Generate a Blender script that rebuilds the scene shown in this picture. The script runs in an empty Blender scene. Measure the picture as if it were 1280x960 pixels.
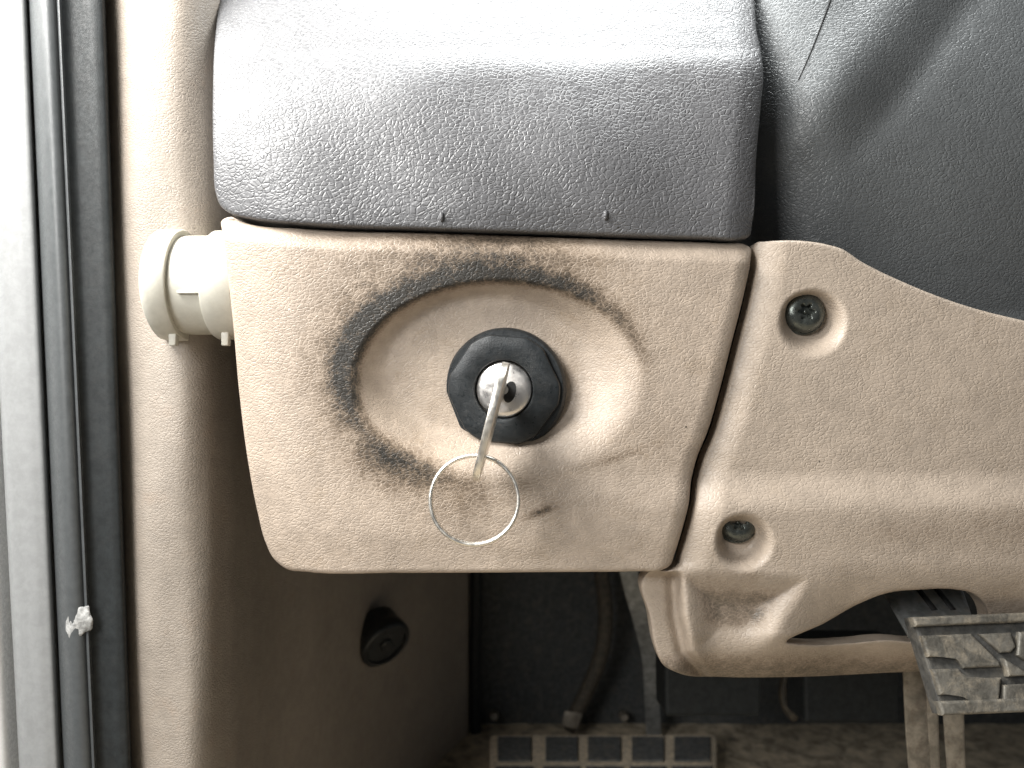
import bpy, bmesh, math, random
import numpy as np
from mathutils import Vector, Matrix
from mathutils.geometry import delaunay_2d_cdt

random.seed(4)
U = 0.00027                      # one unit of the plan = 0.27 mm
scene = bpy.context.scene
COL = scene.collection

# ------------------------------------------------------------------ helpers
def P(px, py, d):
    """plan position (px across, py down) at depth d units behind the switch panel's face"""
    k = 1.0 + d / 1000.0
    return Vector(((px - 640) * k * U, d * U, -(py - 480) * k * U))

def link(name, mesh, mat=None, parent=None, origin=None, smooth=True):
    """link a mesh (verts in world space) as one object; origin = world position of its own origin"""
    if parent is not None:
        origin = parent.location.copy() if origin is None else origin
    if origin is None:
        n = len(mesh.vertices)
        co = np.empty(n * 3); mesh.vertices.foreach_get('co', co); co = co.reshape(-1, 3)
        lo, hi = co.min(0), co.max(0)
        origin = Vector(((lo[0]+hi[0])/2, (lo[1]+hi[1])/2, lo[2]))
    mesh.transform(Matrix.Translation(-Vector(origin)))
    o = bpy.data.objects.new(name, mesh)
    COL.objects.link(o)
    if parent is not None:
        o.parent = parent
    else:
        o.location = origin
    if mat: mesh.materials.append(mat)
    if smooth:
        mesh.polygons.foreach_set('use_smooth', [True] * len(mesh.polygons))
    return o

def thing(name, loc, label, cat, group=None):
    o = bpy.data.objects.new(name, None); COL.objects.link(o)
    o.empty_display_size = 0.01
    o.location = loc
    return tag(o, label, cat, group)

def tag(o, label=None, cat=None, group=None, kind=None):
    if label: o['label'] = label
    if cat: o['category'] = cat
    if group: o['group'] = group
    if kind: o['kind'] = kind
    return o

def bm_mesh(bm, name):
    bmesh.ops.recalc_face_normals(bm, faces=bm.faces[:])
    me = bpy.data.meshes.new(name); bm.to_mesh(me); bm.free(); return me

def sharp(me, ang=40):
    """mark hard edges so that smooth shading keeps them"""
    bm = bmesh.new(); bm.from_mesh(me)
    for e in bm.edges:
        e.smooth = not (len(e.link_faces) == 2 and e.calc_face_angle(0) > math.radians(ang))
    bm.to_mesh(me); bm.free(); return me

def spline(pts, closed=True, step=3.0):
    """centripetal-like Catmull-Rom through pts, resampled at about `step`"""
    n = len(pts); out = []
    pts = [np.array(p, float) for p in pts]
    rng = range(n) if closed else range(n - 1)
    for i in rng:
        p1 = pts[i]; p2 = pts[(i+1) % n]
        p0 = pts[i-1] if (closed or i > 0) else 2*p1 - p2
        p3 = pts[(i+2) % n] if (closed or i + 2 < n) else 2*p2 - p1
        L = np.linalg.norm(p2 - p1) + 1e-9
        l0 = np.linalg.norm(p1 - p0) + 1e-9; l3 = np.linalg.norm(p3 - p2) + 1e-9
        m1 = (p2-p1)/L - (p2-p0)/(L+l0) + (p1-p0)/l0
        m2 = (p3-p2)/l3 - (p3-p1)/(l3+L) + (p2-p1)/L
        m1 *= L; m2 *= L
        k = max(1, int(round(L / step)))
        for j in range(k):
            t = j / k
            out.append((2*t**3-3*t**2+1)*p1 + (t**3-2*t**2+t)*m1 + (-2*t**3+3*t**2)*p2 + (t**3-t**2)*m2)
    if not closed: out.append(pts[-1])
    return np.array(out)

def seg_dist(Q, A, B):
    """distance of points Q to the polyline of segments A->B"""
    best = np.full(len(Q), 1e18)
    for a, b in zip(A, B):
        ab = b - a; q = Q - a
        t = np.clip((q @ ab) / (ab @ ab + 1e-12), 0, 1)
        e = q - t[:, None] * ab
        best = np.minimum(best, (e * e).sum(1))
    return np.sqrt(best)

def inside(Q, poly):
    c = np.zeros(len(Q), bool)
    x, y = Q[:, 0], Q[:, 1]
    for a, b in zip(poly, np.roll(poly, -1, 0)):
        if a[1] == b[1]: continue
        m = ((a[1] > y) != (b[1] > y)) & (x < (b[0]-a[0]) * (y-a[1]) / (b[1]-a[1]) + a[0])
        c ^= m
    return c

def sd(Q, poly):
    d = seg_dist(Q, poly, np.roll(poly, -1, 0))
    return np.where(inside(Q, poly), d, -d)

def ss(a, b, x):
    t = np.clip((np.asarray(x, float) - a) / (b - a), 0, 1)
    return t * t * (3 - 2 * t)

def panel(name, outline, hfun, d0, R=8, back=60, spacing=3.0, holes=(), attr=None, extra=None):
    """a moulded panel: outline in plan units, hfun(x, y) = relief towards the viewer,
    rounded edge of radius R, side walls running back"""
    outline = np.array(outline, float)
    loops = [outline] + [np.array(h, float) for h in holes]
    pts = []; edges = []
    for L in loops:
        b = len(pts); n = len(L)
        pts += [tuple(p) for p in L]
        edges += [(b+i, b+(i+1) % n) for i in range(n)]
    def dist(Q):
        d = sd(Q, loops[0])
        for h in loops[1:]:
            d = np.minimum(d, -sd(Q, h))
        return d
    # rings following the edge
    for th in (25, 45, 65, 90):
        off = R * (1 - math.cos(math.radians(th)))
        for L in loops:
            t = np.roll(L, -1, 0) - np.roll(L, 1, 0)
            nrm = np.stack([-t[:, 1], t[:, 0]], 1); nrm /= np.linalg.norm(nrm, axis=1)[:, None] + 1e-9
            for s in (1, -1):
                Q = L + s * nrm * off
                dd = dist(Q)
                pts += [tuple(q) for q, v in zip(Q, dd) if v > off * 0.85 and v > .3]
    lo, hi = outline.min(0), outline.max(0)
    gx, gy = np.meshgrid(np.arange(lo[0], hi[0], spacing), np.arange(lo[1], hi[1], spacing))
    G = np.stack([gx.ravel(), gy.ravel()], 1)
    G = G[dist(G) > R + spacing * .5]
    pts += [tuple(g) for g in G]
    if extra is not None:
        pts += [tuple(p) for p in extra]
    vo, eo, fo, *_ = delaunay_2d_cdt([Vector(p) for p in pts], edges, [], 0, 1e-4, False)
    V = np.array([tuple(v) for v in vo])
    F = np.array(fo)
    cen = V[F].mean(1)
    F = F[dist(cen) > 0]
    dd = np.clip(dist(V), 0, None)
    q = np.clip(R - dd, 0, R)
    h = hfun(V[:, 0], V[:, 1], dd) - (R - np.sqrt(np.clip(R*R - q*q, 0, None)))
    D = d0 - h
    k = 1 + D / 1000
    W = np.stack([(V[:, 0]-640)*k*U, D*U, -(V[:, 1]-480)*k*U], 1)
    bm = bmesh.new()
    lay = bm.verts.layers.float.new('grime') if attr else None
    vs = [bm.verts.new(w) for w in W]
    if attr:
        A = attr(V[:, 0], V[:, 1])
        for v, a in zip(vs, A): v[lay] = float(a)
    for f in F:
        try: bm.faces.new([vs[i] for i in f])
        except ValueError: pass
    be = [e for e in bm.edges if len(e.link_faces) == 1]
    r = bmesh.ops.extrude_edge_only(bm, edges=be)
    for v in [g for g in r['geom'] if isinstance(g, bmesh.types.BMVert)]:
        v.co.y += back * U
    for v in [v for v in bm.verts if not v.link_faces]: bm.verts.remove(v)
    bmesh.ops.recalc_face_normals(bm, faces=bm.faces[:])
    f0 = max((f for f in bm.faces), key=lambda f: f.calc_area())
    me = bpy.data.meshes.new(name); bm.to_mesh(me); bm.free()
    return me

def frame_from(axis, up=Vector((0, 0, 1))):
    w = Vector(axis).normalized()
    u = up.cross(w)
    if u.length < 1e-4: u = Vector((1, 0, 0))
    u.normalize(); v = w.cross(u)
    return u, v, w

def lathe(bm, prof, c, axis, seg=64, rfun=None, up=Vector((0, 0, 1))):
    """profile [(r, h)] about an axis through c (world), r and h in plan units"""
    u, v, w = frame_from(axis, up)
    rings = []
    for (r, h) in prof:
        if r <= 1e-6:
            rings.append([bm.verts.new(Vector(c) + w*h*U)]); continue
        row = []
        for i in range(seg):
            a = 2*math.pi*i/seg
            rr = rfun(a, r, h) if rfun else r
            row.append(bm.verts.new(Vector(c) + (u*math.cos(a) + v*math.sin(a))*rr*U + w*h*U))
        rings.append(row)
    for A, B in zip(rings, rings[1:]):
        for i in range(seg):
            j = (i+1) % seg
            if len(A) == 1 and len(B) == 1: continue
            if len(A) == 1: bm.faces.new((A[0], B[i], B[j]))
            elif len(B) == 1: bm.faces.new((A[i], A[j], B[0]))
            else: bm.faces.new((A[i], A[j], B[j], B[i]))

def tube(bm, pts, r, seg=10, closed=False, flat=1.0):
    """tube along world points, r in plan units (number or list)"""
    n = len(pts); rows = []
    up = Vector((0.13, -1, 0.07)).normalized()
    for i in range(n):
        a = pts[i-1] if (closed or i > 0) else pts[i]
        b = pts[(i+1) % n] if (closed or i < n-1) else pts[i]
        t = (Vector(b)-Vector(a)).normalized()
        u = t.cross(up).normalized(); v = u.cross(t)
        rr = r[i] if hasattr(r, '__len__') else r
        rows.append([bm.verts.new(Vector(pts[i]) + (u*math.cos(2*math.pi*k/seg) + v*math.sin(2*math.pi*k/seg)*flat)*rr*U) for k in range(seg)])
    m = n if closed else n-1
    for i in range(m):
        A, B = rows[i], rows[(i+1) % n]
        for k in range(seg):
            bm.faces.new((A[k], A[(k+1) % seg], B[(k+1) % seg], B[k]))
    if not closed:
        bm.faces.new(rows[0]); bm.faces.new(rows[-1])

def hexa(bm, c, bev=0, seg=2):
    """a solid from eight world corners: 0-3 front loop, 4-7 back loop"""
    vs = [bm.verts.new(p) for p in c]
    fs = [bm.faces.new([vs[i] for i in q]) for q in ((0,1,2,3),(7,6,5,4),(0,4,5,1),(1,5,6,2),(2,6,7,3),(3,7,4,0))]
    if bev:
        es = list({e for f in fs for e in f.edges})
        bmesh.ops.bevel(bm, geom=es, offset=bev*U, segments=seg, affect='EDGES', profile=.5)

def sweep(name, prof, y0=-60, y1=1020, ny=60, step=4, back=40, wob=0):
    """strip running down: prof rows (px at y=0, px at y=960, depth); closed behind"""
    pr = spline([(a, b, d) for a, b, d in prof], closed=False, step=step)
    bm = bmesh.new(); rows = []
    for j in range(ny+1):
        py = y0 + (y1-y0)*j/ny
        row = []
        for (a, b, d) in pr:
            x = a + (b-a)*py/960
            row.append(bm.verts.new(P(x, py, d + wob*math.sin(py*.013 + a*.05))))
        rows.append(row)
    n = len(pr)
    for A, B in zip(rows, rows[1:]):
        for i in range(n-1): bm.faces.new((A[i], A[i+1], B[i+1], B[i]))
    be = [e for e in bm.edges if len(e.link_faces) == 1]
    r = bmesh.ops.extrude_edge_only(bm, edges=be)
    for v in [g for g in r['geom'] if isinstance(g, bmesh.types.BMVert)]: v.co.y += back*U
    return bm_mesh(bm, name)

# ------------------------------------------------------------------ materials
class NT:
    def __init__(self, name):
        self.m = bpy.data.materials.new(name); self.m.use_nodes = True
        self.t = self.m.node_tree; self.t.nodes.clear()
        self.out = self.n('ShaderNodeOutputMaterial'); self.b = self.n('ShaderNodeBsdfPrincipled')
        self.l(self.b.outputs[0], self.out.inputs[0])
        tc = self.n('ShaderNodeTexCoord'); mp = self.n('ShaderNodeMapping')
        mp.inputs['Scale'].default_value = (1/U, 1/U, 1/U)
        self.l(tc.outputs['Object'], mp.inputs['Vector']); self.co = mp.outputs[0]
    def n(self, t, **kw):
        x = self.t.nodes.new(t)
        for k, v in kw.items(): setattr(x, k, v)
        return x
    def l(self, a, b): self.t.links.new(a, b)
    def put(self, sock, v):
        if hasattr(v, 'is_linked') or isinstance(v, bpy.types.NodeSocket): self.l(v, sock)
        else: sock.default_value = v
    def math(self, op, a, b=0.0, c=0.0, clamp=False):
        x = self.n('ShaderNodeMath', operation=op, use_clamp=clamp)
        self.put(x.inputs[0], a); self.put(x.inputs[1], b); self.put(x.inputs[2], c); return x.outputs[0]
    def noise(self, scale, detail=3, rough=.55, dist=0.0, co=None, color=False):
        x = self.n('ShaderNodeTexNoise'); self.l(co or self.co, x.inputs['Vector'])
        x.inputs['Scale'].default_value = scale; x.inputs['Detail'].default_value = detail
        x.inputs['Roughness'].default_value = rough; x.inputs['Distortion'].default_value = dist
        return x.outputs['Color' if color else 'Fac']
    def ramp(self, v, a, b, lo=0.0, hi=1.0):
        x = self.n('ShaderNodeMapRange', interpolation_type='SMOOTHSTEP')
        self.put(x.inputs['Value'], v); x.inputs['From Min'].default_value = a; x.inputs['From Max'].default_value = b
        x.inputs['To Min'].default_value = lo; x.inputs['To Max'].default_value = hi; return x.outputs[0]
    def mix(self, f, a, b):
        x = self.n('ShaderNodeMix', data_type='RGBA'); self.put(x.inputs[0], f)
        for s, v in ((x.inputs[6], a), (x.inputs[7], b)):
            if isinstance(v, tuple): s.default_value = (*v, 1)
            else: self.l(v, s)
        return x.outputs[2]
    def scaled(self, sc, rot=(0, 0, 0), co=None):
        x = self.n('ShaderNodeMapping'); self.l(co or self.co, x.inputs[0])
        x.inputs['Scale'].default_value = sc; x.inputs['Rotation'].default_value = rot; return x.outputs[0]
    def warp(self, amt, scale, co=None):
        c = self.noise(scale, 2, color=True, co=co)
        a = self.n('ShaderNodeVectorMath', operation='MULTIPLY_ADD')
        self.l(c, a.inputs[0]); a.inputs[1].default_value = (amt,)*3; self.l(co or self.co, a.inputs[2]); return a.outputs[0]
    def vor(self, scale, feature='DISTANCE_TO_EDGE', co=None):
        x = self.n('ShaderNodeTexVoronoi', feature=feature); self.l(co or self.co, x.inputs['Vector'])
        x.inputs['Scale'].default_value = scale; return x.outputs['Distance']
    def bump(self, h, dist, strength=1.0, normal=None):
        x = self.n('ShaderNodeBump'); x.inputs['Strength'].default_value = strength
        x.inputs['Distance'].default_value = dist*U; self.l(h, x.inputs['Height'])
        if normal: self.l(normal, x.inputs['Normal'])
        return x.outputs[0]
    def done(self, color=None, rough=None, normal=None, metal=None, spec=None):
        B = self.b.inputs
        if color is not None: self.put(B['Base Color'], (*color, 1) if isinstance(color, tuple) else color)
        if rough is not None: self.put(B['Roughness'], rough)
        if normal is not None: self.l(normal, B['Normal'])
        if metal is not None: self.put(B['Metallic'], metal)
        if spec is not None: B['Specular IOR Level'].default_value = spec
        return self.m

def leather(name, base, cell, depth, rough, spec=.5, mottle=.12, grime=None, brown=None, wear=None, stretch=(.85, 1, 1.2), rot=(0, .3, 0), specks=True):
    """grained vinyl: irregular cells with creases between them"""
    t = NT(name)
    w = t.warp(cell*.45, .6/cell)
    w = t.warp(cell*2.4, .12/cell, co=w)
    w = t.scaled(stretch, rot, co=w)
    v1 = t.ramp(t.vor(1/cell, co=w), 0.0, .2)
    v2 = t.ramp(t.vor(.45/cell, co=w), 0.0, .10)
    amt = t.ramp(t.noise(.22/cell, 2), .25, .7, .5, 1)
    h = t.math('MULTIPLY', v1, amt)
    h = t.math('MULTIPLY_ADD', v2, .3, h)
    fine = t.noise(1.6/cell, 4, .65)
    h = t.math('MULTIPLY_ADD', fine, .3, h)
    n = t.bump(h, depth)
    big = t.noise(.012, 3, .6); mid = t.noise(.06, 4, .65)
    dark = tuple(c*(1-mottle*1.8) for c in base); lite = tuple(min(1, c*(1+mottle)) for c in base)
    col = t.mix(t.ramp(t.math('MULTIPLY_ADD', mid, .5, t.math('MULTIPLY', big, .5)), .32, .68), dark, lite)
    if wear:
        col = t.mix(t.math('MULTIPLY', t.ramp(t.noise(.02, 5, .7, .6), .52, .75), .35), col, wear)
    r = t.ramp(t.noise(.05, 4), .3, .7, rough-.05, rough+.07)
    if grime:
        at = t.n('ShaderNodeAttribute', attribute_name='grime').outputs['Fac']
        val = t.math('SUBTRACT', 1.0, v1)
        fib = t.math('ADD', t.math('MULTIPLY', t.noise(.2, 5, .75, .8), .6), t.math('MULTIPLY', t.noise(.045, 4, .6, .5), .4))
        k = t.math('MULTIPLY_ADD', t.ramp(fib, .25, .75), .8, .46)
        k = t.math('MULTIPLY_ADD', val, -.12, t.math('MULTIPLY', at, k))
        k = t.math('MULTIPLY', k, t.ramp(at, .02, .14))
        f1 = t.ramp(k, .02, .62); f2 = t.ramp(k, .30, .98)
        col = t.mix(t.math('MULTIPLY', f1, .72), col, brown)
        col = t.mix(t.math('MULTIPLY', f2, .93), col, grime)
    if specks:
        s = t.vor(.028, 'F1'); pick = t.ramp(t.noise(.031, 1), .56, .6)
        sp = t.math('MULTIPLY', t.ramp(s, .055, .035), pick)
        col = t.mix(t.math('MULTIPLY', sp, .85), col, (.03, .025, .02))
        s2 = t.vor(.021, 'F1', co=t.scaled((1, 1, 1), (0, 1, .3))); pk2 = t.ramp(t.noise(.027, 1, co=t.scaled((1.3,)*3)), .57, .61)
        col = t.mix(t.math('MULTIPLY', t.math('MULTIPLY', t.ramp(s2, .04, .028), pk2), .8), col, (.8, .78, .7))
    return t.done(col, r, n, spec=spec)

def plain(name, base, rough=.5, metal=0.0, spec=.5, var=.25, scale=.08, bump=.25, bscale=.5, dust=None, dust_amt=.4, dscale=.05):
    t = NT(name)
    a = t.noise(scale, 5, .65, .3)
    col = t.mix(t.ramp(a, .3, .7), tuple(c*(1-var) for c in base), tuple(min(1, c*(1+var)) for c in base))
    if dust:
        col = t.mix(t.math('MULTIPLY', t.ramp(t.noise(dscale, 6, .7, .5), .45, .72), dust_amt), col, dust)
    r = t.ramp(t.noise(scale*2.3, 5, .7), .3, .7, max(.03, rough-.09), min(1, rough+.12))
    return t.done(col, r, t.bump(t.noise(bscale, 4, .6), bump), metal, spec)

BEIGE = (.425, .35, .282)
M_panel = leather('beige_vinyl', BEIGE, 5.4, .31, .46, .45, .10, wear=(.30, .225, .15), stretch=(.74, 1, 1.3), rot=(0, .22, 0), grime=(.012, .013, .012), brown=(.135, .09, .052))
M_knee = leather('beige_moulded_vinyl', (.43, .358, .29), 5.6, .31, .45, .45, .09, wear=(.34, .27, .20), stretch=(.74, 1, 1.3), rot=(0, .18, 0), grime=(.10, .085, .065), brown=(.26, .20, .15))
M_side = leather('beige_side_trim', (.335, .29, .245), 5.8, .32, .5, .4, .07, stretch=(1, 1, 1.5), specks=False, wear=(.33, .25, .19))
M_pad = leather('grey_vinyl', (.112, .112, .117), 6.4, .58, .42, .55, .06, wear=(.15, .15, .155))
M_column = leather('charcoal_vinyl', (.100, .106, .109), 5.8, .48, .42, .5, .06, specks=False)
M_black = plain('black_plastic', (.016, .019, .021), .34, spec=.45, bump=.3, dust=(.05, .05, .05), dust_amt=.35)
M_cream = plain('cream_plastic', (.56, .54, .47), .42, var=.05, bump=.15, dust=(.45, .42, .34), dust_amt=.3, dscale=.03)
M_nickel = plain('nickel', (.86, .82, .75), .36, 1.0, var=.06, bump=.12, bscale=.3)
M_lockface = plain('worn_lock_metal', (.80, .77, .74), .34, 1.0, var=.05, scale=.03, bump=.12, bscale=.2)
M_hole = plain('dark_cavity', (.006, .006, .006), .7)
M_rubber = plain('black_rubber', (.020, .023, .024), .55, spec=.3, bump=.3, dust=(.045, .045, .044), dust_amt=.3)
M_seal = plain('grey_rubber', (.070, .075, .077), .42, spec=.5, bump=.2, var=.1)
M_lip = plain('pale_rubber', (.26, .265, .265), .5, bump=.2, var=.08)
M_torn = plain('torn_rubber', (.36, .36, .35), .7, var=.45, scale=.12, bump=1.2, bscale=.2)
M_white = plain('white_paint', (.80, .80, .79), .25, var=.02, bump=.05)
M_screw = plain('black_oxide_steel', (.11, .12, .11), .3, .75, bump=.5, bscale=.2, dust=(.2, .19, .16), dust_amt=.3)
M_carpet = plain('black_carpet', (.085, .089, .089), .9, spec=.1, bump=2.5, bscale=.45, dust=(.16, .15, .13), dust_amt=.5, dscale=.03)
M_floor = plain('dirty_brown_floor', (.48, .405, .30), .75, spec=.2, var=.4, scale=.02, bump=1.5, bscale=.2, dust=(.09, .085, .075), dust_amt=.8, dscale=.015)
M_steel = plain('worn_grey_steel', (.20, .205, .20), .42, .6, bump=.5, bscale=.1, var=.35, scale=.04, dust=(.34, .29, .22), dust_amt=.55, dscale=.03)
M_strap = plain('scratched_steel', (.42, .43, .42), .4, .5, bump=.6, bscale=.1, var=.35, scale=.05)
M_rusty = plain('dusty_brown_steel', (.27, .24, .195), .55, .25, bump=.6, bscale=.1, var=.35, scale=.035, dust=(.12, .085, .06), dust_amt=.6)
M_tread = plain('worn_pedal_rubber', (.125, .117, .10), .5, .2, bump=1.6, bscale=.12, var=.4, scale=.04, dust=(.30, .26, .20), dust_amt=.85, dscale=.05)
M_groove = plain('dark_worn_rubber', (.06, .059, .055), .6, bump=1.0, bscale=.12, var=.4, dust=(.16, .145, .12), dust_amt=.5)
M_block = plain('dusty_grey_rubber', (.125, .13, .13), .65, bump=1.0, bscale=.12, var=.35, dust=(.26, .23, .18), dust_amt=.55, dscale=.04)
M_dusty = plain('dusty_tan_rubber', (.74, .63, .48), .8, spec=.2, bump=1.2, bscale=.2, var=.25)
M_cable = plain('dirty_brown_cable', (.06, .052, .04), .6, bump=.6, var=.3, dust=(.15, .12, .08), dust_amt=.5)

# ------------------------------------------------------------------ ignition switch panel
RC = (621, 474); RA, RB = 179.0, 124.0
def rec_polar(x, y):
    ex = (x - RC[0]) / RA; ey = (RC[1] - y) / RB
    return np.hypot(ex, ey), np.degrees(np.arctan2(ey, ex)) % 360

main_out = spline([(277, 276), (288, 271), (305, 278), (380, 286), (560, 292), (760, 299), (900, 304), (932, 306), (938, 310),
    (938, 325), (931, 362), (914, 430), (899, 489), (884, 540), (871, 572), (864, 600), (861, 628), (852, 664), (843, 693), (838, 706), (826, 713),
    (800, 714), (700, 715), (500, 716), (385, 715), (358, 711), (342, 698), (332, 678), (322, 640), (309, 570), (299, 490), (291, 400), (283, 330), (278, 290)], True, 3)
left_line = spline([(277, 260), (283, 330), (291, 400), (299, 490), (309, 570), (322, 640), (334, 690), (345, 740)], False, 6)
top_line = spline([(250, 272), (305, 278), (380, 286), (560, 292), (760, 299), (960, 306)], False, 8)
right_line = spline([(941, 290), (938, 325), (931, 362), (914, 430), (899, 489), (884, 540), (871, 572), (864, 600), (861, 628), (852, 664), (843, 693), (832, 740)], False, 6)
def ldist(x, y, L):
    return seg_dist(np.stack([x, y], 1), L[:-1], L[1:])

def recess(x, y):
    r, a = rec_polar(x, y)
    low = .5 + .5*np.cos(np.radians(a - 305))            # 1 at the lower right, 0 at the upper left
    w = .17 + .46*low
    t = np.clip((1.0 + .06*low - r) / w, 0, 1)
    soft = t*t*(3-2*t); hard = np.sin(t*math.pi/2)
    k = np.clip(low*1.3, 0, 1)
    return 35 * (hard*(1-k) + soft*k)

def main_h(x, y, dd):
    dl = ldist(x, y, left_line); dt = ldist(x, y, top_line); dr = ldist(x, y, right_line)
    h = -15 * np.clip((85 - dl)/85, 0, 1)**2
    h -= 16 * np.clip((24 - dt)/24, 0, 1)**1.35
    h -= 7 * np.clip((18 - dr)/18, 0, 1)**1.7
    h += 9 * ss(588, 642, y) * ss(560, 790, x)
    h -= 4 * ss(660, 715, y)
    h -= recess(x, y)
    h += 3.5*np.exp(-((np.hypot((x-560)/46, (y-420)/22))**2)) * 0
    return h

def grime_main(x, y):
    r, a = rec_polar(x, y)
    s = (r - 1.0) * 150
    A = np.interp(a, [0, 12, 30, 48, 62, 90, 118, 140, 160, 180, 195, 208, 225, 245, 262, 275, 300, 345, 360],
                     [.10, .28, .44, .55, .70, .80, .92, 1.02, 1.06, 1.0, .68, .42, .34, .28, .2, .06, 0, .05, .10])
    W = np.interp(a, [0, 30, 60, 90, 140, 180, 210, 235, 270, 360], [10, 12, 18, 20, 20, 18, 28, 40, 26, 12])
    off = np.interp(a, [0, 60, 120, 180, 230, 260, 360], [5, 5, 5, 5, 8, 4, 5])
    g = A * np.exp(-((s - off)/W)**2)
    g *= ss(-17, 3, s)
    g += .50*A*np.exp(-((s - 16)/60)**2) * ss(-14, 14, s)
    # rubbed dirt low on the left of the dish and two small smears
    g += .46*np.exp(-(((x-500)/75)**2 + ((y-575)/34)**2))
    g += .30*np.exp(-(((x-590)/90)**2 + ((y-640)/40)**2))
    g += .26*np.exp(-(((x-400)/90)**2 + ((y-330)/45)**2))
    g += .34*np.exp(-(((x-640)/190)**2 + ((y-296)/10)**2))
    g += .20*np.exp(-(((x-840)/40)**2 + ((y-560)/50)**2))
    g += .62*np.exp(-((((x-676)*.94+(y-640)*-.35)/20)**2 + (((y-640)*.94+(x-676)*.35)/5)**2))
    g += .42*np.exp(-((((x-770)*.95-(y-572)*.3)/42)**2 + (((y-572)*.95+(x-770)*.3)/7)**2))
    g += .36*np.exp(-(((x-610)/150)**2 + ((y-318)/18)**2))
    g += .34*np.exp(-(((x-745)/70)**2 + ((y-628)/14)**2))*.6
    g += .15*np.exp(-(((x-640)/270)**2 + ((y-450)/190)**2)) * ss(0.80, 1.0, r)
    return np.clip(g, 0, 1.2)

rim = np.array([(RC[0]+RA*f*math.cos(t), RC[1]-RB*f*math.sin(t)) for f in (1.0, .975, .95, .925) for t in np.linspace(0, 2*math.pi, 420, endpoint=False)])
me = panel('dash_trim', main_out, main_h, 0, R=5, back=70, spacing=3, attr=grime_main, extra=rim)
sw = link('dash_trim', me, M_panel)
tag(sw, 'beige grained vinyl panel with a blackened oval hollow around the key switch', 'trim panel', kind='thing')
bm = bmesh.new()
hexa(bm, [P(320, 310, 95), P(985, 310, 95), P(905, 690, 95), P(365, 690, 95), P(320, 310, 130), P(985, 310, 130), P(905, 690, 130), P(365, 690, 130)])  # added black box that keeps the gaps between the panels dark
link('added_backing', bm_mesh(bm, 'added_backing'), M_hole, sw, sw.location.copy(), smooth=False)

# ------------------------------------------------------------------ right knee panel
SCREWS = [(1003, 391, 1.0), (919, 660, .86)]
knee_out = spline([(943, 308), (946, 303), (955, 302), (1035, 306), (1052, 311), (1075, 326), (1130, 353), (1200, 380), (1290, 403), (1420, 425),
    (1440, 440), (1440, 700), (1435, 815), (1420, 832), (1280, 836), (1130, 840), (1000, 846), (900, 846), (850, 842), (828, 830), (820, 812), (812, 770), (804, 722),
    (812, 714), (840, 712), (848, 706), (852, 692), (861, 663), (869, 628), (872, 601), (879, 574), (892, 543), (907, 491), (922, 432), (939, 363), (945, 325)], True, 3)
knee_hole = spline([(984, 803), (1030, 779), (1075, 754), (1110, 741), (1150, 737), (1195, 737), (1216, 742), (1228, 752), (1236, 775), (1225, 800), (1150, 803), (1110, 800), (1060, 804), (1010, 806)], True, 3)
knee_left = spline([(946, 290), (945, 325), (939, 363), (922, 432), (907, 491), (892, 543), (879, 574), (872, 601), (869, 628), (861, 663), (851, 692), (846, 712)], False, 5)
pocket = spline([(852, 716), (900, 715), (960, 719), (1008, 727), (1000, 745), (978, 780), (957, 812), (940, 822), (890, 826), (868, 818), (858, 770)], True, 4)

def knee_h(x, y, dd):
    Q = np.stack([x, y], 1)
    dl = ldist(x, y, knee_left)
    h = -13 * np.clip((38 - dl)/38, 0, 1)**1.6 * ss(722, 700, y)
    h += 15 * ss(586, 640, y) - 5*ss(640, 712, y)
    h -= 3 * np.clip((14 - np.abs(y-0))/14, 0, 1)
    # screw hollows: steep above and on the left, opened out below and on the right
    for (sx, sy, s) in SCREWS:
        ex, ey = (x - sx)/s, (y - sy)/s; ey = ey - (9 if s < 1 else 1)
        a = np.arctan2(ey, ex)
        op = .5 + .5*np.cos(a - math.radians(42))
        ro = 26 + 37*op**1.4
        r = np.hypot(ex, ey)
        t = np.clip((ro - r)/(8 + 30*op), 0, 1)
        h -= 32*(t*t*(3-2*t))
    # lower left pocket, groove and flange
    sp = sd(Q, pocket)
    h -= 24 * ss(-4, 44, sp)
    g = np.interp(y, [700, 714, 770, 815, 845], [846, 843, 846, 856, 880])
    low = ss(712, 722, y)
    h -= low * (26 * ss(12, -10, x - g) + 18*np.exp(-((x - g)/8)**2))
    # lower lip rolls back under
    h -= 70 * np.clip((y - 792)/55, 0, 1)**1.6 * ss(840, 900, x)
    h -= 60 * ss(700, 830, y) * ss(960, 1080, x)
    return h

def grime_shade_knee(x, y):
    Q = np.stack([x, y], 1)
    sp = sd(Q, pocket)
    g = .55*ss(6, 34, sp)*ss(800, 770, y)
    g += .3*np.exp(-(((x-1130)/75)**2 + ((y-665)/24)**2))
    g += .28*np.exp(-(((x-1265)/70)**2 + ((y-655)/45)**2))
    g += .35*ss(700, 760, y)*ss(1100, 1250, x)  # shade on the lower right of the panel, painted into its colour
    g += .55*ss(800, 838, y)  # darker towards the bottom edge
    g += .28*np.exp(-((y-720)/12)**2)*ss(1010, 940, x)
    return np.clip(g*1.45, 0, 1.1)

me = panel('knee_panel', knee_out, knee_h, 8, R=4.5, back=26, spacing=3, holes=[knee_hole], attr=grime_shade_knee)
kn = link('knee_panel', me, M_knee)
tag(kn, 'large beige moulded panel right of the key switch, held by two dark screws', 'trim panel')

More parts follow.
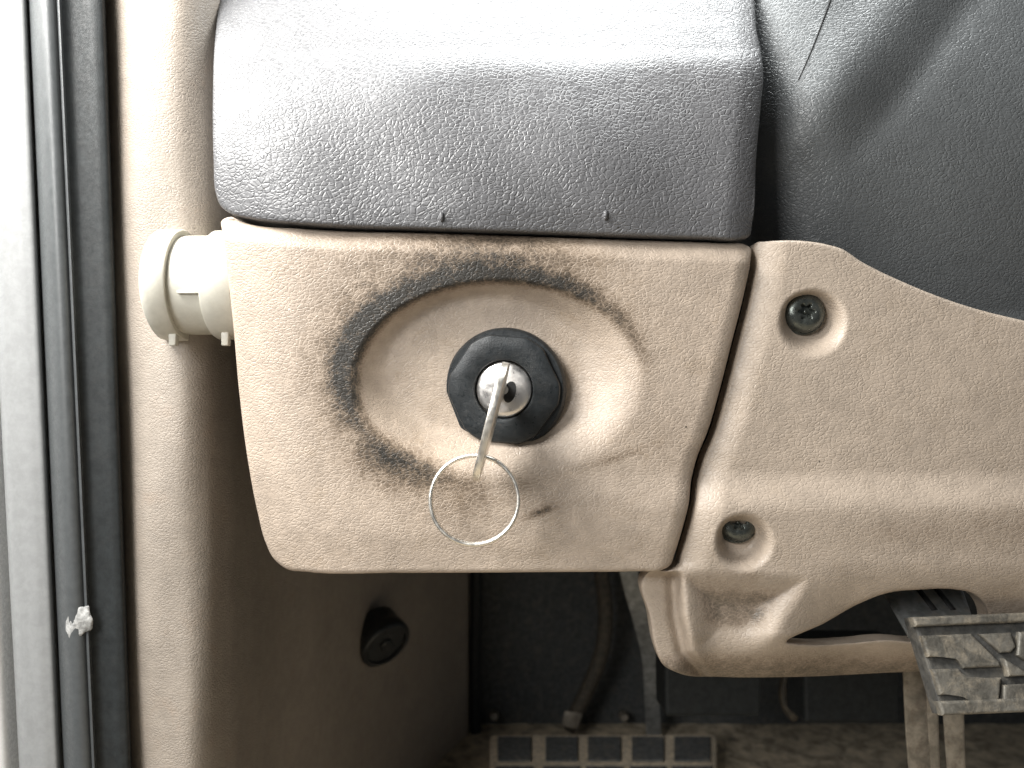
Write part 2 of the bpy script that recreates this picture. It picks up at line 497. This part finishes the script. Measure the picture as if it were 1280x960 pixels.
# screws
def make_screw():
    c = P(1003, 391, 36)
    ax = Vector((-.04, -1, .02))
    root = thing('screw', c, 'dark socket screw in the upper hollow of the beige knee panel', 'screw', 'screws holding the beige knee panel')
    bm = bmesh.new()
    lathe(bm, [(0, -4), (29, -4), (29, 1), (27.5, 2.5), (24, 2.5), (24, 0)], c, ax, 48)
    link('washer', sharp(bm_mesh(bm, 'washer')), M_screw, root)
    bm = bmesh.new()
    def star(a, r, h): return r*(1 + .22*math.cos(6*a)) if r < 11 else r
    lathe(bm, [(26.5, 0), (26.5, 5), (25, 10), (21.5, 14), (16, 16.5), (12, 17), (9, 15.5), (8.4, 6), (0, 6)], c, ax, 60, star)
    link('head', sharp(bm_mesh(bm, 'head'), 50), M_screw, root)
    bm = bmesh.new()
    lathe(bm, [(2.6, 6), (2.6, 12), (0, 12.6)], c, ax, 16)
    link('pin', bm_mesh(bm, 'pin'), M_screw, root)
    return root
s0 = make_screw()
for i, (sx, sy, sc) in enumerate(SCREWS[1:]):
    r = s0.copy(); COL.objects.link(r)
    r.location = P(920, 654, 30); r.scale = (.93, .88, .88); r.rotation_euler = (math.radians(-14), 0, 0)
    r['label'] = 'dark socket screw in the lower hollow beside the panel seam'
    for ch in s0.children:
        c = ch.copy(); COL.objects.link(c); c.parent = r

# ------------------------------------------------------------------ grey dash pad
pad_out = spline([(290, -330), (275, -10), (268, 60), (266, 130), (267, 200), (270, 242), (275, 256), (290, 268), (310, 273), (380, 280), (560, 287), (760, 294), (890, 298), (926, 299), (936, 296), (940, 280),
    (945, 200), (951, 130), (954, 95), (951, 65), (946, 40), (943, 0), (930, -330)], True, 3)
pad_left = spline([(285, -330), (275, -10), (268, 60), (266, 130), (267, 200), (270, 250), (275, 320)], False, 8)
pad_right = spline([(935, 320), (945, 200), (951, 130), (954, 95), (951, 65), (946, 40), (943, 0), (930, -330)], False, 8)
def pad_h(x, y, dd):
    dl = ldist(x, y, pad_left); dr = ldist(x, y, pad_right)
    lft = ss(640, 330, x)
    yc = 74 + 10*lft + 4*np.sin(x*.02)
    k = 7 + 26*lft
    z = (yc - y)/k
    sp = np.where(z > 30, z, np.log1p(np.exp(np.clip(z, -40, 30))))*k
    h = -np.where(y > yc+200, 0, np.clip((250 - np.clip(y, 60, 250))/190, 0, 1)**2 * 44)
    h -= 1.15*sp
    h -= 30 * np.clip((150 - dl)/150, 0, 1)**2.2
    h -= 14 * np.clip((34 - dr)/34, 0, 1)**1.8
    h -= 3.5 * ss(255, 300, y)
    h += 4.2*np.sin(x*.0125 + 2.2)*np.sin(y*.019 + .9) + 1.8*np.sin(x*.031 - y*.014)
    return h
me = panel('dash_pad', pad_out, pad_h, -4, R=5, back=1540, spacing=3.5)
pad = link('dash_pad', me, M_pad)
tag(pad, 'grey grained vinyl dash block with a glaring top, above the beige key panel', 'dashboard')
for (nx, ny) in ((552, 271), (757, 269)):
    bm = bmesh.new()
    bmesh.ops.create_uvsphere(bm, u_segments=14, v_segments=10, radius=1)
    hn = float(pad_h(np.array([float(nx)]), np.array([float(ny)]), None)[0])
    for v in bm.verts: v.co = P(nx, ny, -4 - hn) + Vector((v.co.x*3.2*U, v.co.y*5*U, v.co.z*6.5*U))
    link('nub', bm_mesh(bm, 'nub'), M_pad, pad, pad.location.copy())

# ------------------------------------------------------------------ dark lower dash on the right
col_out = spline([(905, -330), (905, 0), (905, 300), (912, 380), (950, 418), (1060, 430), (1300, 470), (1480, 480), (1500, 440), (1500, -300), (1480, -330)], True, 5)
def fold(x, y):
    a = np.array((1215., 0.)); b = np.array((1085., 175.)); t = (b-a)/np.linalg.norm(b-a); n = np.array((-t[1], t[0]))
    return (x-a[0])*n[0] + (y-a[1])*n[1]
def col_h(x, y, dd):
    h = -60*np.clip((1060-x)/120, 0, 1)**2
    h -= (80 - 15*ss(1050, 1250, x))*np.clip((y-60)/330, 0, 1)**1.8
    h -= .55*np.log1p(np.exp(np.clip((110 - y)/70, -30, 30)))*70
    f = fold(x, y)
    fade = ss(250, 110, y)
    h += fade*(7*ss(-10, 60, f) - 4*np.exp(-(f/22)**2))
    h += fade*10*np.exp(-((f-75)/38)**2)
    return h
me = panel('lower_dashboard', col_out, col_h, 46, R=8, back=1490, spacing=4)
cl = link('lower_dashboard', me, M_column)
tag(cl, 'dark charcoal grained dashboard section with a diagonal fold, at the upper right', 'dashboard')
bm = bmesh.new()
pts = []
for i in range(13):
    t = i/12; x = 1042 - 46*t + 3*math.sin(t*2.4); y = -12 + 112*t
    h = float(col_h(np.array([x]), np.array([y]), None)[0]); pts.append(P(x, y, 46 - h - .4))
tube(bm, pts, [1.5 - .9*i/12 for i in range(13)], 8)
link('seam', bm_mesh(bm, 'seam'), M_hole, cl, cl.location.copy())

# ------------------------------------------------------------------ ignition lock, key and ring
LAX = Vector((-.13, -1, -.05)).normalized()
LC = P(632, 486, 37); LK = 1.085
lock = thing('ignition_lock', LC, 'round black ignition switch with a silver keyway, set in the beige hollow', 'ignition switch')
bm = bmesh.new()
lathe(bm, [(r*LK, h) for r, h in [(60, -6), (72, -6), (73, 4), (72, 9), (69.5, 12), (60, 12)]], LC, LAX, 96)
link('flange', sharp(bm_mesh(bm, 'flange')), M_black, lock)
bm = bmesh.new()
def nut(a, r, h):
    if r < 49: return r
    m = 9e9
    for k in range(6):
        c = math.cos(a - math.radians(-2 + 60*k + 27))
        if c > .2: m = min(m, (r*.945)/c)
    return min(r, m)
lathe(bm, [(r*LK, h) for r, h in [(66, 6), (66.5, 17), (65.2, 19.5), (63, 20.4), (52, 20.8), (38, 21), (35.5, 20.2), (34.5, 18), (34.5, 2)]], LC, LAX, 144, nut)
link('bezel', sharp(bm_mesh(bm, 'bezel'), 35), M_black, lock)
bm = bmesh.new()
lathe(bm, [(r*LK, h) for r, h in [(33, 0), (33, 15), (31.5, 17.2), (26, 18.4), (14, 19.2), (0, 19.4)]], LC, LAX, 64)
cyl = link('keyway_barrel', bm_mesh(bm, 'keyway_barrel'), M_lockface, lock)
u, v, w = frame_from(LAX)
KU = (Vector((38, 0, 144)).normalized()); KU = (KU - w*KU.dot(w)).normalized()      # along the bow, in the lock's face
KN = w.cross(KU).normalized()
bm = bmesh.new()
kc = LC + w*19.6*U + Vector((8*U, 0, -3*U))
def ring_pts(rx, ry, h, n=20): return [bm.verts.new(kc + (KN*math.cos(2*math.pi*i/n)*rx + KU*math.sin(2*math.pi*i/n)*ry)*U + w*h*U) for i in range(n)]
bm.faces.new(ring_pts(8, 14, .6))
link('keyhole', bm_mesh(bm, 'keyhole'), M_hole, lock)

# key: flat plate seen edge on
def plate(bm, outline, holes, org, au, av, an, thick, bev):
    loops = [np.array(outline)] + [np.array(h) for h in holes]
    pts = []; ed = []
    for L in loops:
        b = len(pts); n = len(L); pts += [tuple(p) for p in L]; ed += [(b+i, b+(i+1) % n) for i in range(n)]
    vo, eo, fo, *_ = delaunay_2d_cdt([Vector(p) for p in pts], ed, [], 0, 1e-5, False)
    V = np.array([tuple(p) for p in vo]); F = np.array(fo); c = V[F].mean(1)
    keep = inside(c, loops[0])
    for h in loops[1:]: keep &= ~inside(c, h)
    F = F[keep]
    vs = [bm.verts.new(org + (au*p[0] + av*p[1] - an*thick/2)*U) for p in V]
    fs = [bm.faces.new([vs[i] for i in f]) for f in F]
    r = bmesh.ops.extrude_face_region(bm, geom=fs)
    for g in r['geom']:
        if isinstance(g, bmesh.types.BMVert): g.co += an*thick*U
    bmesh.ops.recalc_face_normals(bm, faces=bm.faces[:])
    es = [e for e in bm.edges if len(e.link_faces) == 2 and e.calc_face_angle(0) > 1.0]
    bmesh.ops.bevel(bm, geom=es, offset=bev*U, segments=2, affect='EDGES', profile=.5)

key = thing('key', LC + w*32*U, 'flat silver key in the black ignition switch, seen edge-on', 'key')
KO = P(627, 489, 14)
KV = (P(614, 514, -118) - KO).normalized()
KU = (P(632, 452, -60) - P(595, 596, -60)).normalized(); KU = (KU - KV*KU.dot(KV)).normalized()
KN = KV.cross(KU).normalized()
bow = spline([(-10, 0), (-10, 26), (-40, 34), (-74, 50), (-90, 74), (-93, 98), (-84, 112), (-46, 120), (4, 118), (36, 104), (47, 78), (44, 54), (28, 36), (10, 26), (10, 0)], True, 4)
hole = [(-70 + 9*math.cos(t), 94 + 9*math.sin(t)) for t in np.linspace(0, 2*math.pi, 20, endpoint=False)]
bm = bmesh.new()
plate(bm, bow, [hole], KO, KU, KV, KN, 8.6, 1.2)
link('bow', sharp(bm_mesh(bm, 'bow'), 35), M_nickel, key)
bm = bmesh.new()
plate(bm, [(-11, -30), (-11, 4), (11, 4), (11, -30)], [], KO, KU, KV, KN, 6, .6)
link('blade', sharp(bm_mesh(bm, 'blade'), 35), M_nickel, key)

HP = KO + (KU*-70 + KV*94)*U                        # the hole in the bow
kd = HP.y/U
RR = 55*(1 + kd/1000)
rc = HP + Vector((-7*U, 0, -(RR-7)*U))
bm = bmesh.new()
pts = []
N = 150
for i in range(N+1):
    t = i/N; a = math.radians(60) + 2*math.pi*1.93*t
    off = (-2.6 + 5.2*ss(.42, .58, t))
    pts.append(rc + Vector((RR*math.cos(a), off*.9 + 6*math.sin(a)*.6, RR*math.sin(a)))*U)
tube(bm, pts, 2.5, 10)
kr = link('key_ring', bm_mesh(bm, 'key_ring'), M_nickel)
tag(kr, 'thin silver split ring hanging from the key', 'key ring')

# ------------------------------------------------------------------ cream socket on the left end
PC = P(260, 357, 98)
ax = Vector((-1, 0, 0))
plug = thing('power_socket', PC, 'cream plastic round socket sticking out left of the beige key panel', 'socket')
k = 1.062
bm = bmesh.new(); lathe(bm, [(r*1.045, h) for r, h in [(50, -70), (64, -70), (64.5, 20), (63.5, 32), (52, 32)]], PC, ax, 72)
link('barrel', sharp(bm_mesh(bm, 'barrel')), M_cream, plug)
bm = bmesh.new(); lathe(bm, [(r*1.045, h) for r, h in [(60, 30), (71, 29), (72.5, 31), (73, 50), (71.5, 59), (66, 63), (0, 64)]], PC, ax, 72)
link('cap', sharp(bm_mesh(bm, 'cap'), 50), M_cream, plug)
bm = bmesh.new(); lathe(bm, [(r*1.045, h) for r, h in [(60, -14), (69, -14), (71, -17), (71, -48), (69, -54), (60, -54)]], PC, ax, 72)
link('collar', sharp(bm_mesh(bm, 'collar')), M_cream, plug)
for tx, d in ((36, -8), (-34, -18)):
    bm = bmesh.new()
    c = PC + Vector((-tx*U, -27*U, -71*U))
    hexa(bm, [c + Vector((x*U, y*U, z*U)) for y in (-6, 6) for x, z in ((-5, 6), (6, 6), (5, -13), (-4, -13))], 1.5)
    link('tab', bm_mesh(bm, 'tab'), M_cream, plug)
bm = bmesh.new()
c0 = PC + Vector((0, -66*U, -16*U))
hexa(bm, [c0 + Vector((x*U, y*U, z*U)) for y in (-3.5, 6) for x, z in ((-14, 1), (20, 1), (20, -2.5), (-14, -2.5))], .6)
link('rib', bm_mesh(bm, 'rib'), M_cream, plug)

# ------------------------------------------------------------------ left: side trim, seal, body
me = sweep('side_trim', [(108, 142, 190), (124, 156, 142), (142, 173, 117), (166, 194, 104), (194, 216, 101), (226, 241, 106), (254, 262, 126), (280, 286, 176), (308, 312, 285), (345, 345, 435), (400, 400, 615), (500, 500, 1040), (575, 572, 1420), (586, 584, 1480), (588, 588, 1560)], -420, 1120, 120, 4, 60, 2)
st = link('side_trim', me, M_side)
tag(st, 'beige grained side trim curving back into the dark footwell', 'trim panel', kind='thing')

seal = thing('door_seal', P(80, 960, 90), 'black rubber door seal strip with a torn white spot, along the left edge', 'door seal')
me = sweep('bulb', [(35, 79, 112), (37, 81, 92), (44, 88, 74), (55, 99, 66), (66, 111, 70), (72, 117, 78), (76, 121, 92)], step=2)
link('bulb', me, M_seal, seal)
me = sweep('ridge', [(71, 115, 82), (72, 116, 71.5), (74, 118, 71), (76, 120, 76)], step=1)
link('ridge', me, M_seal, seal)
me = sweep('channel', [(74, 118, 75), (79, 122, 79), (86, 128, 83), (102, 140, 85), (120, 154, 86), (128, 161, 90), (131, 164, 104), (130, 163, 150)], step=3)
link('channel', me, M_rubber, seal)
me = sweep('lip', [(-26, 24, 100), (-22, 28, 90), (-5, 46, 84), (18, 62, 84), (30, 72, 88), (34, 77, 104)], step=3)
link('lip', me, M_lip, seal)
bm = bmesh.new()
bmesh.ops.create_icosphere(bm, subdivisions=4, radius=1)
from mathutils import noise as mnoise
for v in bm.verts:
    q = v.co.copy(); f = 1 + (.3)*mnoise.noise(q*1.1 + Vector((3, 1, 7))) + .16*mnoise.noise(q*3.1)
    v.co = P(99, 778, 70) + Vector((q.x*17*f, q.y*4*f, q.z*20*f + q.x*6))*U
link('torn_patch', bm_mesh(bm, 'torn_patch'), M_torn, seal)

me = sweep('painted_door_jamb', [(-330, -230, 40), (-200, -120, 60), (-60, -30, 84), (-42, 8, 95), (-30, 18, 118)], step=8)
bd = link('painted_door_jamb', me, M_white)
tag(bd, 'white painted door frame at the far left edge', 'door frame', kind='thing')

# ------------------------------------------------------------------ footwell
def quad_solid(name, c, mat, thick=12, bev=0, parent=None, origin=None):
    bm = bmesh.new()
    n = (c[1]-c[0]).cross(c[3]-c[0]).normalized()
    if n.y < 0: n = -n
    hexa(bm, list(c) + [p + n*thick*U for p in c], bev)
    return link(name, bm_mesh(bm, name), mat, parent, origin, smooth=False)

ZF = -1088.0
def F3(px, py):                                    # a point on the floor
    k = -ZF/(py-480); return P(px, py, (k-1)*1000)
def flat(name, a, b, c, d, mat, nx=40, ny=40, amp=3, fx=.02):
    bm = bmesh.new(); g = []
    for j in range(ny+1):
        row = []
        for i in range(nx+1):
            s, t = i/nx, j/ny
            p = (a*(1-s)+b*s)*(1-t) + (d*(1-s)+c*s)*t
            n = mnoise.noise(Vector((p.x/U*fx, p.y/U*fx, p.z/U*fx)))
            row.append(bm.verts.new(p + Vector((0, -n*amp*U, n*amp*U))))
        g.append(row)
    for j in range(ny):
        for i in range(nx): bm.faces.new((g[j][i], g[j][i+1], g[j+1][i+1], g[j+1][i]))
    r = bm_mesh(bm, name); return r
W3 = lambda x, d, z: Vector((x*U, d*U, z*U))
fl = link('floor', flat('floor', W3(-700, 1570, ZF), W3(2300, 1570, ZF), W3(2300, -1500, ZF), W3(-700, -1500, ZF), M_floor, 90, 90, 5), M_floor)
tag(fl, 'dirty brown cab floor', kind='structure')
fw = link('bulkhead', flat('bulkhead', W3(-500, 1560, 900), W3(2300, 1560, 900), W3(2300, 1560, ZF), W3(-500, 1560, ZF), M_carpet, 60, 60, 6), M_carpet)
tag(fw, 'black carpeted bulkhead at the back of the footwell', kind='structure')

# black fastener on the side trim
BC = P(473, 793, 872); bax = Vector((.60, -.66, -.45)).normalized()
cap = thing('trim_fastener', BC, 'black round push fastener on the dark lower side trim', 'fastener')
bm = bmesh.new(); lathe(bm, [(60, -26), (60, 8), (62, 11), (63, 34), (61, 39), (56, 42), (51, 41), (50, 35), (0, 34)], BC, bax, 56)
link('cap', sharp(bm_mesh(bm, 'cap')), M_black, cap)
bm = bmesh.new(); lathe(bm, [(16, 33), (16, 39), (12, 42), (0, 42)], BC, bax, 6)
link('hub', sharp(bm_mesh(bm, 'hub')), M_black, cap)

bm = bmesh.new(); tube(bm, [P(594 + .008*(y-715) + 1.5*math.sin(y*.02), y, 1500) for y in range(600, 1000, 14)], 18, 12)
e = link('edge_strip', bm_mesh(bm, 'edge_strip'), M_rubber)
tag(e, 'black rubber edging down the end of the side trim in the footwell', 'edging')

bm = bmesh.new()
pts = spline([(748, 600, 1380), (752, 715, 1390), (757, 770, 1400), (752, 815, 1410), (735, 860, 1420), (718, 895, 1430), (712, 909, 1440)], False, 8)
tube(bm, [P(*p) for p in pts], 23, 14)
cb = link('cable', bm_mesh(bm, 'cable'), M_cable)
tag(cb, 'dirty brown cable bent down to the floor under the key panel', 'cable')
bm = bmesh.new()
hexa(bm, [P(x, y, 1395+d) for d in (0, 20) for x, y in ((706, 888), (728, 892), (722, 912), (702, 908))], 3)
link('clip', bm_mesh(bm, 'clip'), M_rusty, cb, cb.location.copy())

# metal strip, bent once
bm = bmesh.new()
L = [(768, 640, 1180), (775, 715, 1200), (790, 772, 1230), (802, 820, 1300), (806, 880, 1380), (808, 922, 1440)]
R_ = [(788, 640, 1180), (797, 715, 1200), (810, 772, 1230), (820, 820, 1300), (824, 880, 1380), (827, 922, 1440)]
Ls = spline(L, False, 8); Rs = spline(R_, False, 8); n = min(len(Ls), len(Rs))
ra = [[bm.verts.new(P(*Ls[i])), bm.verts.new(P(*Rs[i])), bm.verts.new(P(Rs[i][0], Rs[i][1], Rs[i][2]+18)), bm.verts.new(P(Ls[i][0], Ls[i][1], Ls[i][2]+18))] for i in range(n)]
for A, B in zip(ra, ra[1:]):
    for i in range(4): bm.faces.new((A[i], A[(i+1) % 4], B[(i+1) % 4], B[i]))
bm.faces.new(ra[0]); bm.faces.new(ra[-1])
sp_ = link('metal_strap', sharp(bm_mesh(bm, 'metal_strap')), M_strap)
tag(sp_, 'narrow worn grey metal strap running down to the floor left of the knee panel', 'strap')

# small bolts on the bulkhead foot
for i, (bx, by) in enumerate(((618, 895), (780, 896))):
    c = P(bx, by, 1500)
    bm = bmesh.new(); lathe(bm, [(15, -40), (15, 10), (11, 17), (0, 18)], c, Vector((0, -1, .25)), 6)
    b = link('bolt', sharp(bm_mesh(bm, 'bolt')), M_rusty)
    tag(b, ('small dull bolt head beside the black edging at the floor' if i == 0 else 'small dull bolt head left of the metal strap at the floor'), 'bolt', 'bolts at the foot of the bulkhead')

# dark heater ducts below the knee panel
for i, (x0, x1, y0, y1) in enumerate(((830, 955, 800, 896), (1004, 1128, 800, 905))):
    q = quad_solid('duct', [P(x0, y0, 760), P(x1, y0, 760), P(x1 - 4, y1, 740), P(x0 + 2, y1, 740)], M_rubber, 120, 8)
    tag(q, ('black duct box under the knee panel beside the metal strap' if i == 0 else 'black duct box under the knee panel beside the pedal post'), 'duct', 'ducts under the knee panel')
bm = bmesh.new()
tube(bm, [P(*p) for p in spline([(985, 780, 900), (984, 840, 900), (979, 868, 890), (984, 886, 880), (994, 898, 880)], False, 6)], 11, 12)
b = link('bracket', bm_mesh(bm, 'bracket'), M_cable); tag(b, 'dull bent steel bracket between the two black ducts', 'bracket')

# foot rest with five rubber blocks on the floor
fr = thing('foot_rest', F3(750, 950), 'dusty foot rest with a row of five dark rubber blocks at the bottom edge', 'foot rest')
def fr_p(px, py, up): 
    k = -(ZF+70+up*1.6)/(py-480); return P(px, py, (k-1)*1000)
def slab(name, x0, x1, y0, y1, lo, hi, mat, bev):
    bm = bmesh.new()
    a = [fr_p(x0, y0, hi), fr_p(x1, y0, hi), fr_p(x1, y1, hi), fr_p(x0, y1, hi)]
    b = [p + Vector((0, 0, (lo-hi)*U)) for p in a]
    hexa(bm, a+b, bev); return link(name, bm_mesh(bm, name), mat, fr, smooth=False)
slab('plate', 612, 896, 916, 1060, -60, 0, M_dusty, 16)
xs = [(622, 664), (682, 722), (735, 776), (790, 830), (843, 888)]
for (a, b_) in xs: slab('rubber_block', a, b_, 920, 950, 0, 5, M_block, 4)
for (a, b_) in xs: slab('rubber_block', a-3, b_+3, 957, 1000, 0, 5, M_block, 4)

# ------------------------------------------------------------------ pedals
ped = thing('brake_pedal', P(1200, 880, 60), 'worn metal pedal with a chunky rubber pad, at the lower right', 'pedal')
A0, B0, C0 = P(1141, 772, 14), P(1330, 764, 14), P(1178, 893, -22)
au = (B0-A0); Lu = au.length/U; au.normalize()
av = (C0-A0); Lv = av.length/U; av.normalize()
an = au.cross(av).normalized()
if an.y > 0: an = -an
def pad_box(bm, poly, h0, h1, bev=0):
    """prism over the pad's face: poly in (units along, units down)"""
    lo = [bm.verts.new(A0 + (au*x + av*y + an*h0)*U) for x, y in poly]
    hi = [bm.verts.new(A0 + (au*x + av*y + an*h1)*U) for x, y in poly]
    n = len(poly); fs = [bm.faces.new(hi), bm.faces.new(lo[::-1])]
    for i in range(n): fs.append(bm.faces.new((lo[i], lo[(i+1) % n], hi[(i+1) % n], hi[i])))
    if bev:
        es = list({e for f in fs[:1] for e in f.edges}); bmesh.ops.bevel(bm, geom=es, offset=bev*U, segments=3, affect='EDGES', profile=.5)
bm = bmesh.new(); pad_box(bm, [(0, 0), (Lu, 0), (Lu, Lv), (0, Lv)], -26, 0, 4)
pp = link('pad', bm_mesh(bm, 'pad'), M_groove, ped, smooth=False)
def lug(poly, h=7, bev=3):
    cx = sum(p[0] for p in poly)/len(poly); cy = sum(p[1] for p in poly)/len(poly)
    poly = [(cx+(x-cx)*1.05, cy+(y-cy)*1.07) for x, y in poly]
    bm = bmesh.new(); pad_box(bm, poly, -2, h, bev); return link('tread_lug', bm_mesh(bm, 'tread_lug'), M_tread, pp, ped.location.copy(), smooth=False)
lug([(0, 0), (Lu, 0), (Lu, 11), (0, 11)], 11)
lug([(0, Lv-15), (Lu, Lv-15), (Lu, Lv), (0, Lv)], 11)
# field between the ribs, cut by a three-armed groove
lug([(3, 24), (62, 24), (84, 56), (84, 62), (40, 62), (36, 48), (3, 48)], 8)
lug([(3, 64), (34, 64), (38, 76), (80, 76), (68, 102), (34, 102), (30, 92), (3, 92)], 8)
lug([(74, 24), (112, 24), (112, 40), (104, 46), (92, 46)], 8)
lug([(92, 54), (118, 74), (90, 74)], 11, 2)
lug([(124, 24), (176, 24), (176, 48), (150, 48), (150, 62), (128, 62), (112, 50)], 8)
lug([(84, 84), (122, 84), (138, 66), (176, 66), (176, 102), (78, 102)], 8)
# arm coming out of the slot, with two slots cut as ribs between
bm = bmesh.new()
hexa(bm, [P(1080, 700, 170), P(1190, 700, 170), P(1224, 795, 42), P(1138, 802, 42), P(1080, 700, 195), P(1190, 700, 195), P(1224, 795, 60), P(1138, 802, 60)], 4)
arm = link('arm', bm_mesh(bm, 'arm'), M_steel, ped, smooth=False)
for sx in (0, 23):
    bm = bmesh.new()
    tube(bm, [P(1146+sx, 736, 121), P(1168+sx, 764, 84)], 5, 10)
    link('slot', bm_mesh(bm, 'slot'), M_hole, arm, ped.location.copy())
# post under the pad
post = thing('pedal_post', P(1165, 960, 260), 'dusty brown folded steel post below the pedal pad', 'post')
def strip(name, px0, px1, d0, d1, mat):
    bm = bmesh.new()
    rows = []
    for y in np.linspace(800, 1340, 28):
        sh = 12*min(1, (y-800)/210)**2
        rows.append([bm.verts.new(P(px0+sh, y, d0)), bm.verts.new(P(px1+sh*.5, y, d0)), bm.verts.new(P(px1+sh*.5, y, d1)), bm.verts.new(P(px0+sh, y, d1))])
    for A, B in zip(rows, rows[1:]):
        for i in range(4): bm.faces.new((A[i], A[(i+1) % 4], B[(i+1) % 4], B[i]))
    bm.faces.new(rows[0]); bm.faces.new(rows[-1])
    bmesh.ops.recalc_face_normals(bm, faces=bm.faces[:])
    bmesh.ops.bevel(bm, geom=[e for e in bm.edges if e.calc_face_angle(0) > 1], offset=4*U, segments=3, affect='EDGES', profile=.5)
    return link(name, sharp(bm_mesh(bm, name)), mat, post)
strip('web', 1128, 1162, 262, 300, M_rusty)
strip('flange', 1156, 1172, 242, 300, M_rusty)
strip('rib', 1176, 1204, 250, 300, M_rusty)

# ------------------------------------------------------------------ light, world, camera
def area(name, loc, target, sx, sy, power, color):
    l = bpy.data.lights.new(name, 'AREA'); l.shape = 'RECTANGLE'; l.size = sx*U; l.size_y = sy*U; l.energy = power; l.color = color
    o = bpy.data.objects.new(name, l); COL.objects.link(o)
    o.location = Vector(loc)*U
    o.rotation_euler = (Vector(target)*U - o.location).to_track_quat('-Z', 'Y').to_euler()
    return o
area('door_daylight', (-1000, -390, 1100), (-50, 30, -20), 850, 800, 5.6, (1.0, .985, .95))
area('footwell_fill', (-1350, -1900, 800), (200, 500, -350), 900, 900, 3.5, (1.0, .99, .97))  # added fill lamp from behind left, brightens the footwell
area('windscreen_daylight', (50, 500, 1500), (0, 0, 150), 1700, 900, 7.0, (.97, 1.0, 1.0))
w_ = bpy.data.worlds.new('World'); scene.world = w_; w_.use_nodes = True
bg = w_.node_tree.nodes['Background']; bg.inputs[0].default_value = (.95, .98, 1, 1); bg.inputs[1].default_value = .13

cam = bpy.data.cameras.new('camera'); co = bpy.data.objects.new('camera', cam); COL.objects.link(co)
co.location = (0, -1000*U, 0); co.rotation_euler = (math.pi/2, 0, 0)
cam.sensor_width = 36; cam.lens = 36*1000/1280
cam.clip_start = .005; cam.clip_end = 50
cam.dof.use_dof = True; cam.dof.focus_distance = 1000*U; cam.dof.aperture_fstop = 13
scene.camera = co
scene.view_settings.view_transform = 'Standard'; scene.view_settings.look = 'None'
scene.view_settings.exposure = 0; scene.view_settings.gamma = 1
scene.cycles.use_denoising = True
scene.cycles.max_bounces = 8
